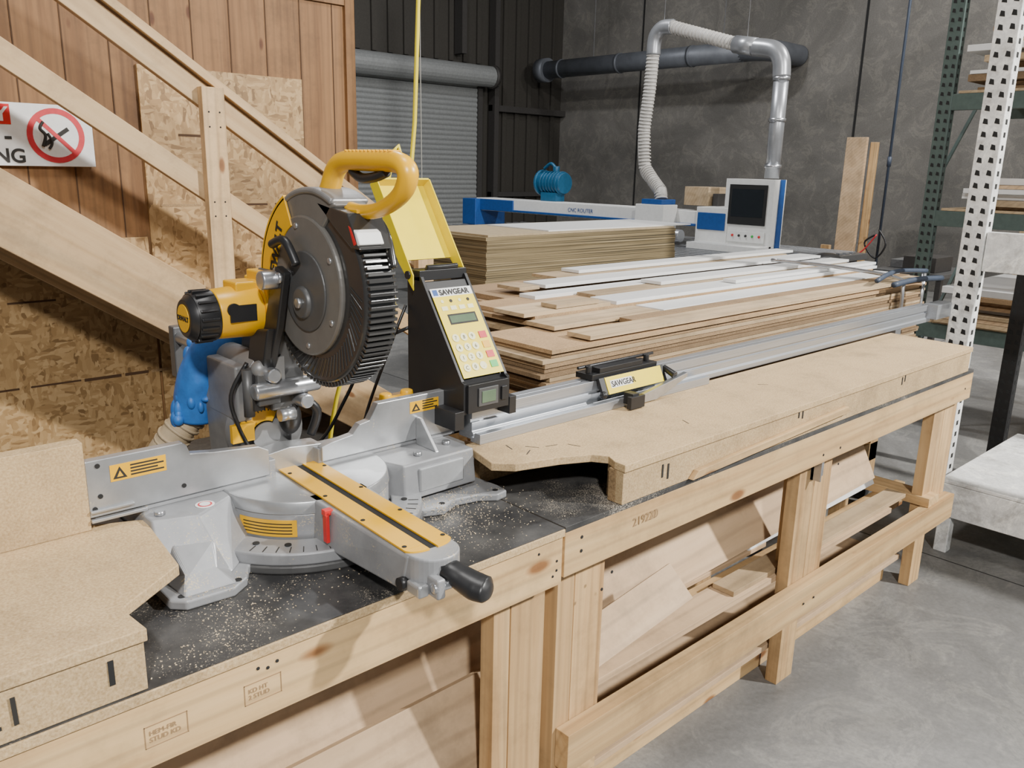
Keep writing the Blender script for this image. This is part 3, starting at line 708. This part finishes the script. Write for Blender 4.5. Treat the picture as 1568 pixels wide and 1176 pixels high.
for x0,x1,z0,z1 in ((.388,.478,.990,1.018),(.985,1.06,.995,1.020)):
    b.box(x0,x1,1.3692,1.370,z0,z1,YEL)
    b.prism([(x0+.004,z0+.004),(x0+.026,z0+.004),(x0+.015,z1-.004)],'y',1.3686,1.3692,INK)
    b.prism([(x0+.010,z0+.007),(x0+.020,z0+.007),(x0+.015,z1-.011)],'y',1.3682,1.3687,YEL)
    for k in range(4): b.box(x0+.032,x1-.004-.01*(k%2),1.3687,1.3692,z0+.005+.0055*k,z0+.0075+.0055*k,INK)
for x,z in ((.37,1.022),(.37,.97),(.505,.955),(.36,.95)): b.cyl((x,1.3695,z),(x,1.3685,z),.004,.004,HOLE,12)
b.obj('warning_labels',S)
b=B()
for x,y in ((.45,1.34),(.59,1.44),(.96,1.31),(1.05,1.33)): b.cyl((x,y,.925),(x,y,.933),.009,.009,STEEL,6)
b.cyl((.525,1.335,.925),(.525,1.335,.9262),.016,.016,WHT,24); b.cyl((.525,1.335,.9262),(.525,1.335,.9266),.012,.012,REDI,24); b.cyl((.525,1.335,.9266),(.525,1.335,.927),.009,.009,WHT,24)
b.obj('bolts',S)

# pivot & rails
b=B()
b.prism([(.65,.90),(.645,1.04),(.66,1.11),(.71,1.13),(.76,1.10),(.80,1.00),(.80,.90)],'y',1.50,1.60,CASTG)
b.cyl((.715,1.46,.99),(.715,1.50,.99),.070,.078,CASTG,40); b.cyl((.695,1.43,1.12),(.695,1.62,1.12),.030,.030,CASTG,24)
b.box(.63,.79,1.44,1.52,.90,.945,ALU); b.cyl((.655,1.40,1.09),(.79,1.40,1.09),.016,.016,STEEL,20)
b.box(.645,.675,1.45,1.58,1.02,1.13,CASTG)
b.obj('bevel_column',S,.005,seg=3)
b=B()
for x,z in ((.690,1.12),(.755,1.06)): b.cyl((x,1.38,z),(x,1.82,z),.014,.014,STEEL,20)
b.box(.675,.78,1.82,1.85,1.03,1.145,GREY); b.obj('slide_rails',S,.003)
b=B()
pts=[(.70+.068*math.cos(math.radians(a)),.985+.068*math.sin(math.radians(a))) for a in range(60,181,8)]+[(.70+.030*math.cos(math.radians(a)),.985+.030*math.sin(math.radians(a))) for a in range(180,59,-8)]
b.prism(pts,'y',1.452,1.458,YEL)
for a in range(65,180,8):
    t=math.radians(a); b.box(.050,.066,1.4505,1.452,-.0008,.0008,INK,Matrix.Translation((.70,0,.985))@Matrix.Rotation(-t,4,'Y'))
b.box(.628,.672,1.44,1.45,.985,1.02,YEL); b.cyl((.70,1.445,.985),(.70,1.452,.985),.028,.028,CASTG,24)
b.obj('bevel_scale',S)
b=B(); b.ball((.742,1.43,1.020),.023,BLK,(1,.8,1.5)); b.tube([(.742,1.44,1.05),(.745,1.44,1.08),(.725,1.44,1.10)],.01,BLK); b.ball((.705,1.43,1.070),.014,BLK)
b.box(.66,.68,1.41,1.44,1.05,1.12,BLK); b.cyl((.66,1.43,1.06),(.71,1.40,1.09),.008,.008,STEEL); b.ball((.675,1.41,1.13),.016,CASTG); b.cyl((.655,1.42,1.04),(.655,1.42,1.13),.010,.010,GREY)
b.tube([(.66,1.43,1.14),(.63,1.44,1.08),(.64,1.44,1.02),(.66,1.44,.97)],.004,BLK,8)
b.cyl((.70,1.39,1.04),(.73,1.39,1.04),.012,.012,STEEL,16); b.box(.69,.72,1.40,1.43,1.10,1.15,CASTG)
b.tube([(.76,1.42,1.06),(.79,1.41,1.03),(.78,1.42,.98)],.009,BLK,10); b.box(.72,.76,1.425,1.45,1.055,1.10,BLK)
b.obj('bevel_lock_knob',S)

# head
GY,GZ,GR=1.28,1.285,.172
b=B()
b.sector(GY,GZ,0,GR,-28,118,.716,.782,GUARDG,44)
b.prism([(GY+.10,GZ-.09),(GY+.165,GZ-.07),(GY+.17,GZ+.05),(GY+.05,GZ+.1),(GY-.02,GZ+.02)],'x',.716,.775,GUARDG)
b.sector(GY,GZ,GR-.006,GR+.005,-10,116,.712,.787,CASTG,40)
b.obj('upper_guard',S,.005,seg=3)
b=B()
b.sector(GY,GZ,.122,GR+.003,6,64,.711,.715,YEL,24)
b.sector(GY,GZ,GR-.002,GR+.007,6,64,.711,.788,YEL,24)
b.obj('logo_plate',S,.001)
text('logo_text','DEWALT',.029,(.7103,GY+.128,GZ-.002),(0,-.36,.93),(0,.93,.36),INK,S,bold=.0012)
b=B()
b.sector(GY,GZ,0,.160,96,352,.722,.782,RIB,60)
b.obj('lower_guard',S,.006,seg=3)
b=B()
b.sector(GY+.022,GZ+.008,0,.122,0,359,.713,.724,GUARDG,60)
b.obj('side_plate',S,.004)
b=B()
for i in range(54):
    a=math.radians(142+i*3.7)
    M=Matrix.Translation((0,GY,GZ))@Matrix.Rotation(a,4,'X')
    b.box(.726,.779,.156,.1680,-.0028,.0028,RIB,M)
for i in range(28):
    a=math.radians(175+i*5)
    M=Matrix.Translation((0,GY,GZ))@Matrix.Rotation(a,4,'X')@Matrix.Translation((0,.132,0))@Matrix.Rotation(math.radians(35),4,'X')
    b.box(.7205,.7228,-.020,.020,-.0014,.0014,RIB,M)
b.obj('guard_ribs',S,.0010)
b=B()
b.sector(GY+.015,GZ+.0,0,.070,0,359,.709,.7135,GREY,48)
b.cyl((.702,GY+.02,GZ-.02),(.710,GY+.02,GZ-.02),.026,.030,GREY,32)
for a in (10,80,150,210,265,320):
    t=math.radians(a); p=(GY+.022+.104*math.cos(t),GZ+.008+.104*math.sin(t)); b.cyl((.710,p[0],p[1]),(.7145,p[0],p[1]),.0055,.0055,STEEL,16)
b.cyl((.696,GY+.02,GZ-.02),(.703,GY+.02,GZ-.02),.010,.010,STEEL,6)
b.obj('arbor_cover',S,.002)
b=B(); b.sector(GY,GZ,0,.150,0,359,.748,.751,STEEL,80); b.obj('saw_blade',S)
b=B()
b.prism([(1.325,1.315),(1.355,1.325),(1.385,1.27),(1.43,1.17),(1.455,1.09),(1.425,1.08),(1.40,1.13),(1.36,1.21)],'x',.688,.703,BLK)
b.prism([(1.37,1.21),(1.44,1.20),(1.47,1.10),(1.42,1.07)],'x',.675,.695,BLK)
b.box(.665,.71,1.40,1.46,1.06,1.13,GREY); b.cyl((.66,1.36,1.30),(.712,1.36,1.30),.017,.017,STEEL,20)
b.tube([(.70,1.30,1.33),(.695,1.33,1.37),(.69,1.37,1.36)],.008,BLK)
b.cyl((.682,1.34,1.305),(.69,1.34,1.305),.010,.010,STEEL,16); b.cyl((.668,1.43,1.12),(.676,1.43,1.12),.010,.010,STEEL,6)
b.obj('guard_link',S,.003)
b=B()
b.prism([(1.40,1.20),(1.40,1.31),(1.46,1.31),(1.53,1.26),(1.55,1.15),(1.52,1.06),(1.44,1.06),(1.42,1.12)],'x',.705,.775,GREY)
b.box(.70,.78,1.42,1.50,1.04,1.10,GREY)
b.obj('head_casting',S,.006,seg=3)
# motor
b=B()
my,mz=1.45,1.235
b.cyl((.69,my,mz),(.72,my,mz+.003),.055,.058,YEL,36); b.cyl((.608,my,mz-.002),(.69,my,mz),.045,.050,YEL,36)
b.prism([(my-.058,mz-.02),(my-.05,mz+.05),(my+.04,mz+.06),(my+.05,mz-.04)],'x',.692,.718,YEL)
b.box(.692,.716,my-.02,my+.03,mz+.05,mz+.072,YEL); b.box(.645,.70,my-.025,my+.03,mz+.035,mz+.055,YEL)
b.obj('motor_housing',S,.003)
b=B()
b.cyl((.570,my,mz-.004),(.608,my,mz-.002),.043,.0465,BLK,36); b.cyl((.558,my,mz-.004),(.570,my,mz-.004),.033,.043,BLK,36)
for i in range(18):
    t=2*math.pi*i/18; M=Matrix.Translation((0,my,mz-.003))@Matrix.Rotation(t,4,'X'); b.box(.572,.604,.043,.048,-.0025,.0025,BLK,M)
b.obj('motor_end_cap',S,.001)
b=B(); b.cyl((.5565,my,mz-.004),(.558,my,mz-.004),.025,.025,YEL,28); b.cyl((.63,my-.049,mz+.01),(.63,my-.044,mz+.01),.012,.012,BLK,20)
b.box(.622,.672,my-.0492,my-.046,mz-.012,mz+.018,BLK); b.obj('motor_badges',S)
text('badge_text','DEWALT',.012,(.556,my+.024,mz-.008),(0,-1,0),(0,0,1),INK,S,bold=.0004)
# handle
b=B()
hx=.752
b.tube([(hx,1.290,1.425),(hx,1.268,1.462),(hx,1.248,1.492),(hx,1.215,1.505),(hx,1.13,1.506),(hx,1.070,1.504),(hx,1.046,1.490),(hx,1.055,1.465),(hx,1.085,1.445),(hx,1.13,1.430),(hx,1.18,1.426),(hx,1.24,1.430),(hx,1.28,1.43)],[.019,.0165,.0160,.0165,.0165,.016,.0155,.0145,.013,.012,.012,.015,.018],YEL,18,6,flat=1.1)
b.box(hx-.018,hx+.018,1.16,1.30,1.40,1.430,YEL)
for i in range(12): b.tube([(hx-.012,1.08+.011*i,1.5215),(hx+.012,1.08+.011*i,1.5215)],.0014,YEL,6,1)
b.obj('handle',S,.006,seg=3)
b=B(); b.tube([(hx,1.20,1.490),(hx,1.17,1.479),(hx,1.13,1.482),(hx,1.10,1.490)],.008,BLK,12); b.box(hx-.02,hx+.02,1.17,1.26,1.395,1.415,BLK); b.obj('trigger',S,.002)
b=B(); b.prism([(1.150,1.404),(1.160,1.408),(1.143,1.374),(1.133,1.378)],'x',.7155,.768,RED); b.prism([(1.134,1.396),(1.144,1.401),(1.132,1.375),(1.124,1.378)],'x',.7155,.762,WHT)
b.tube([(.775,1.24,1.43),(.785,1.18,1.415),(.78,1.14,1.385),(.775,1.118,1.34)],.006,RIB,8); b.prism([(1.26,1.44),(1.16,1.425),(1.125,1.37),(1.15,1.37),(1.2,1.40)],'x',.716,.780,RIB); b.obj('front_shroud',S,.002)

# dust port + blue tape + hose
E=empty('dust_bag_hose',(.66,1.6,1.0))
b=B()
dxh=.045
b.tube([(.70+dxh,1.60,1.15),(.67+dxh,1.61,1.155),(.635+dxh,1.62,1.13),(.61+dxh,1.63,1.08),(.60+dxh,1.64,1.03),(.595+dxh,1.645,.985)],[.024,.034,.042,.045,.045,.041],BLUE,20,6)
for i in range(60):
    a=ru(0,6.28); z=ru(.99,1.15); b.ball((.605+dxh+.041*math.cos(a)+(z-1.03)*.3,1.635+.041*math.sin(a),z),ru(.006,.011),BLUE,(1,1,ru(.6,2.8)))
b.obj('blue_tape_wrap',E)
b=B()
hp=[(.595+dxh,1.645,1.0),(.60,1.66,.95),(.57,1.69,.88),(.56,1.76,.70),(.56,1.80,.4),(.56,1.85,.06)]
b.tube(hp,.031,HOSE,18,10)
for i in range(len(hp)-1):
    p=Vector(hp[i]);q=Vector(hp[i+1]);k=max(2,int((q-p).length/.014))
    for j in range(k):
        c=p.lerp(q,j/k); d=(q-p).normalized(); b.cyl(c-d*.003,c+d*.003,.0345,.0345,HOSE,18)
b.obj('hose',E)

# hanging lines
b=B(); b.tube([(1.50,1.9,6.45),(1.405,1.9,1.918),(1.32,1.9,1.535),(1.22,1.9,1.15),(1.11,1.9,.83),(1.05,1.88,.4),(1.0,1.87,.012)],.006,CABLE,10,6); b.obj('yellow_air_hose')
b=B(); b.tube([(3.9,5.3,6.45),(3.93,5.3,2.7),(3.95,5.3,.5)],.004,ROPE,6,6); b.obj('hanging_rope')

# sawdust chips
b=B()
def chip(x,y,z):
    if y<1.024 or (x<.43 and 1.09<y): return
    s=ru(.0005,.0014); M=Matrix.Translation((x,y,z+s*.3))@Matrix.Rotation(ru(0,3),4,'Z')@Matrix.Rotation(ru(-.5,.5),4,'X'); b.box(-s,s,-s*.6,s*.6,-s*.3,s*.3,CHIP,M)
for i in range(500): chip(random.gauss(.98,.09),random.gauss(1.17,.06),.825)
for i in range(600): chip(random.gauss(.42,.08),random.gauss(1.11,.05) ,.825)
for i in range(400): chip(random.gauss(.96,.06),random.gauss(1.24,.03),.842)
for i in range(250): chip(random.gauss(.47,.03),random.gauss(1.21,.015),.842)
for i in range(150): chip(ru(.5,.95),random.gauss(1.12,.02),.8255)
b.obj('sawdust_pile')

# ------------------------------------------------------------------ right side racks
def upright(name,x,y,z1,mat,w=.09,d=.07,pitch=.05,z0=0):
    E=empty(name,(x,y,0)); b=B()
    b.box(x,x+d,y-w/2,y+w/2,z0,z1,mat); b.obj('column',E,.003)
    b=B(); z=z0+.06
    while z<z1-.04:
        for s_ in (-1,1):
            yy=y+s_*w*.24
            b.prism([(yy-.010,z),(yy+.010,z+.004),(yy+.007,z+.024),(yy-.007,z+.020)],'x',x-.0012,x,HOLE)
        b.box(x+d*.3,x+d*.6,y-w/2-.001,y-w/2,z,z+.02,HOLE)
        z+=pitch
    b.obj('slots',E)
    b=B(); b.box(x-.02,x+d+.02,y-w/2-.02,y+w/2+.02,0,.01,mat); b.obj('base_plate',E)
    return E
upright('rack_upright',3.75,1.26,4.0,RWHT)
upright('rack_upright',4.55,1.27,1.75,BLKM,.07,.06)
upright('rack_upright',5.3,2.05,4.5,RGRN,.08,.06)
upright('rack_upright',6.2,2.05,4.5,RGRN,.08,.06)
upright('rack_upright',5.3,-.6,4.5,RGRN,.08,.06)
E=empty('rack_shelf_beams',(4,0,1)); b=B()
b.box(3.76,3.81,-1.2,1.212,1.13,1.29,RWHT); b.box(4.5,4.545,-1.2,1.23,1.13,1.27,RWHT)
b.box(3.46,4.4,-1.2,1.14,.30,.315,RWHT); b.box(3.46,3.50,-1.2,1.14,.16,.299,RWHT); b.box(4.36,4.4,-1.2,1.14,.16,.299,RWHT); b.box(3.5,4.36,1.10,1.14,.16,.299,RWHT)
for y in (-1.1,0,1.08):
    for x in (3.47,4.34): b.box(x,x+.05,y,y+.05,0,.16,RWHT)
b.box(3.76,3.82,-1.2,-1.14,0,1.13,RWHT)
b.obj('near_beams',E,.003)
b=B()
for z in (.55,1.22,1.88,2.7): b.box(5.3,5.34,-.56,2.01,z,z+.09,RGRN); b.box(6.2,6.24,-.56,2.01,z,z+.09,RGRN); b.box(5.3,6.24,-.5,1.98,z+.091,z+.106,TANB)
for z0 in (.4,1.5,2.6): b.prism([(5.36,z0),(5.38,z0),(6.2,z0+.8),(6.18,z0+.8)],'y',2.04,2.06,RGRN)
b.obj('far_beams',E,.002)
b=B()
for z0,nn in ((.656,8),(1.326,6),(1.986,13)):
    z=z0
    for k in range(nn):
        h=ru(.018,.04); b.box(5.28+ru(-.05,.1),6.2+ru(0,.2),.2+ru(-.2,.2),1.9+ru(-.12,.05),z,z+h-.002,random.choice([TANB,PLYX,WLAM,STRIPE])); z+=h
b.obj('rack_stored_boards',None,.001)

# distant clutter
b=B(); b.box(9.0,9.05,4.22,4.44,0,1.9,PLYX); b.box(9.06,9.10,4.12,4.2,0,1.85,WZ); b.box(8.9,8.95,4.45,4.55,0,.75,WZ); b.obj('timber_offcut',None,.003)
b=B(); b.cyl((9,3.95,0),(9,3.95,6.5),.014,.014,SLATE,12); b.cyl((9,3.95,1.6),(9,3.95,1.7),.022,.022,SLATE,12); b.obj('air_line_pipe')
b=B(); b.tube([(8.93,3.95,.9),(8.92,4.1,.7),(8.86,4.3,.62),(8.85,4.7,.6),(8.85,5.2,.66)],.008,REDI,8); b.tube([(8.97,3.95,.95),(8.95,3.85,.8),(8.95,3.95,.65),(8.95,4.08,.8),(8.96,3.97,.9)],.010,BLK,8); b.obj('coiled_hose')
E=empty('work_table',(8.3,3.2,0)); b=B(); b.box(8.05,8.85,2.9,3.55,.60,.64,GREY)
for x in (8.07,8.78):
    for y in (2.92,3.49): b.box(x,x+.05,y,y+.05,0,.6,DARK)
b.box(8.1,8.5,3.0,3.3,.641,.78,DARK); b.box(8.3,8.6,3.33,3.5,.641,.72,STEEL); b.obj('table',E,.004)
b=B(); b.box(6.3,7.3,3.3,3.5,.0,.60,DARK); b.box(6.35,7.2,3.3,3.5,.61,.75,DARK); b.ball((6.8,3.42,.80),.12,BLK,(1.8,.8,.5)); b.obj('tool_cabinet',None,.004)
E=empty('wooden_pallet',(9.3,2.9,0)); b=B()
for i in range(7): b.box(8.9,9.9,2.3+.17*i,2.4+.17*i,.11,.13,WX)
for x in (8.9,9.35,9.8): b.box(x,x+.08,2.3,3.42,.02,.11,WY)
for i in (0,3,6): b.box(8.9,9.9,2.3+.17*i,2.4+.17*i,0,.02,WX)
b.obj('pallet',E)
b=B()
for i in range(4): b.box(10.6-.1*i,10.64-.1*i,2.1+.1*i,2.7+.1*i,0,1.1+.2*i,random.choice([PLYX,TANB,STRIPE]))
b.obj('leaning_sheets')

# ------------------------------------------------------------------ lights
def area(name,loc,target,size,power,col=(1,1,1)):
    l=bpy.data.lights.new(name,'AREA'); l.energy=power; l.size=size; l.color=col; l.shape='DISK'
    o=bpy.data.objects.new(name,l); bpy.context.collection.objects.link(o); o.location=loc
    d=Vector(target)-Vector(loc); o.rotation_euler=d.to_track_quat('-Z','Y').to_euler()
area('high_bay_lamp',(5.2,-3.6,4.9),(1.4,1.6,.8),.28,950,(1,.98,.94))
area('overhead_fill',(1.0,1.4,6.3),(1.2,1.8,0),1.2,130,(1,.98,.95))  # added soft fill from overhead, not a particular fixture
area('high_bay_lamp.002',(4.5,6.5,6.3),(7.5,6,0),.5,260,(.97,.98,1))
area('high_bay_lamp.003',(9.0,1.0,6.3),(9,2.0,0),.8,420,(1,.98,.95))
area('rear_left_fill',(-1.8,-3.2,4.6),(.8,3,.9),.4,420,(1,.98,.95))  # added fill behind camera left, brightens stair wall and front faces
w=bpy.data.worlds.new('world'); bpy.context.scene.world=w; w.use_nodes=True
w.node_tree.nodes['Background'].inputs[0].default_value=(.8,.85,.9,1); w.node_tree.nodes['Background'].inputs[1].default_value=.22

# ------------------------------------------------------------------ camera
R=Vector((0.7354,-0.6773,0.0220)).normalized();F=Vector((0.6597,0.7082,-0.2516)).normalized();R=(R-F*R.dot(F)).normalized();U=R.cross(F)
cam=bpy.data.cameras.new('camera'); cam.sensor_width=36; cam.lens=36*1560/1922; cam.clip_start=.02
co=bpy.data.objects.new('camera',cam); bpy.context.collection.objects.link(co)
M=Matrix.Identity(4)
for i in range(3): M[i][0]=R[i];M[i][1]=U[i];M[i][2]=-F[i]
M[2][3]=1.5
co.matrix_world=M; bpy.context.scene.camera=co
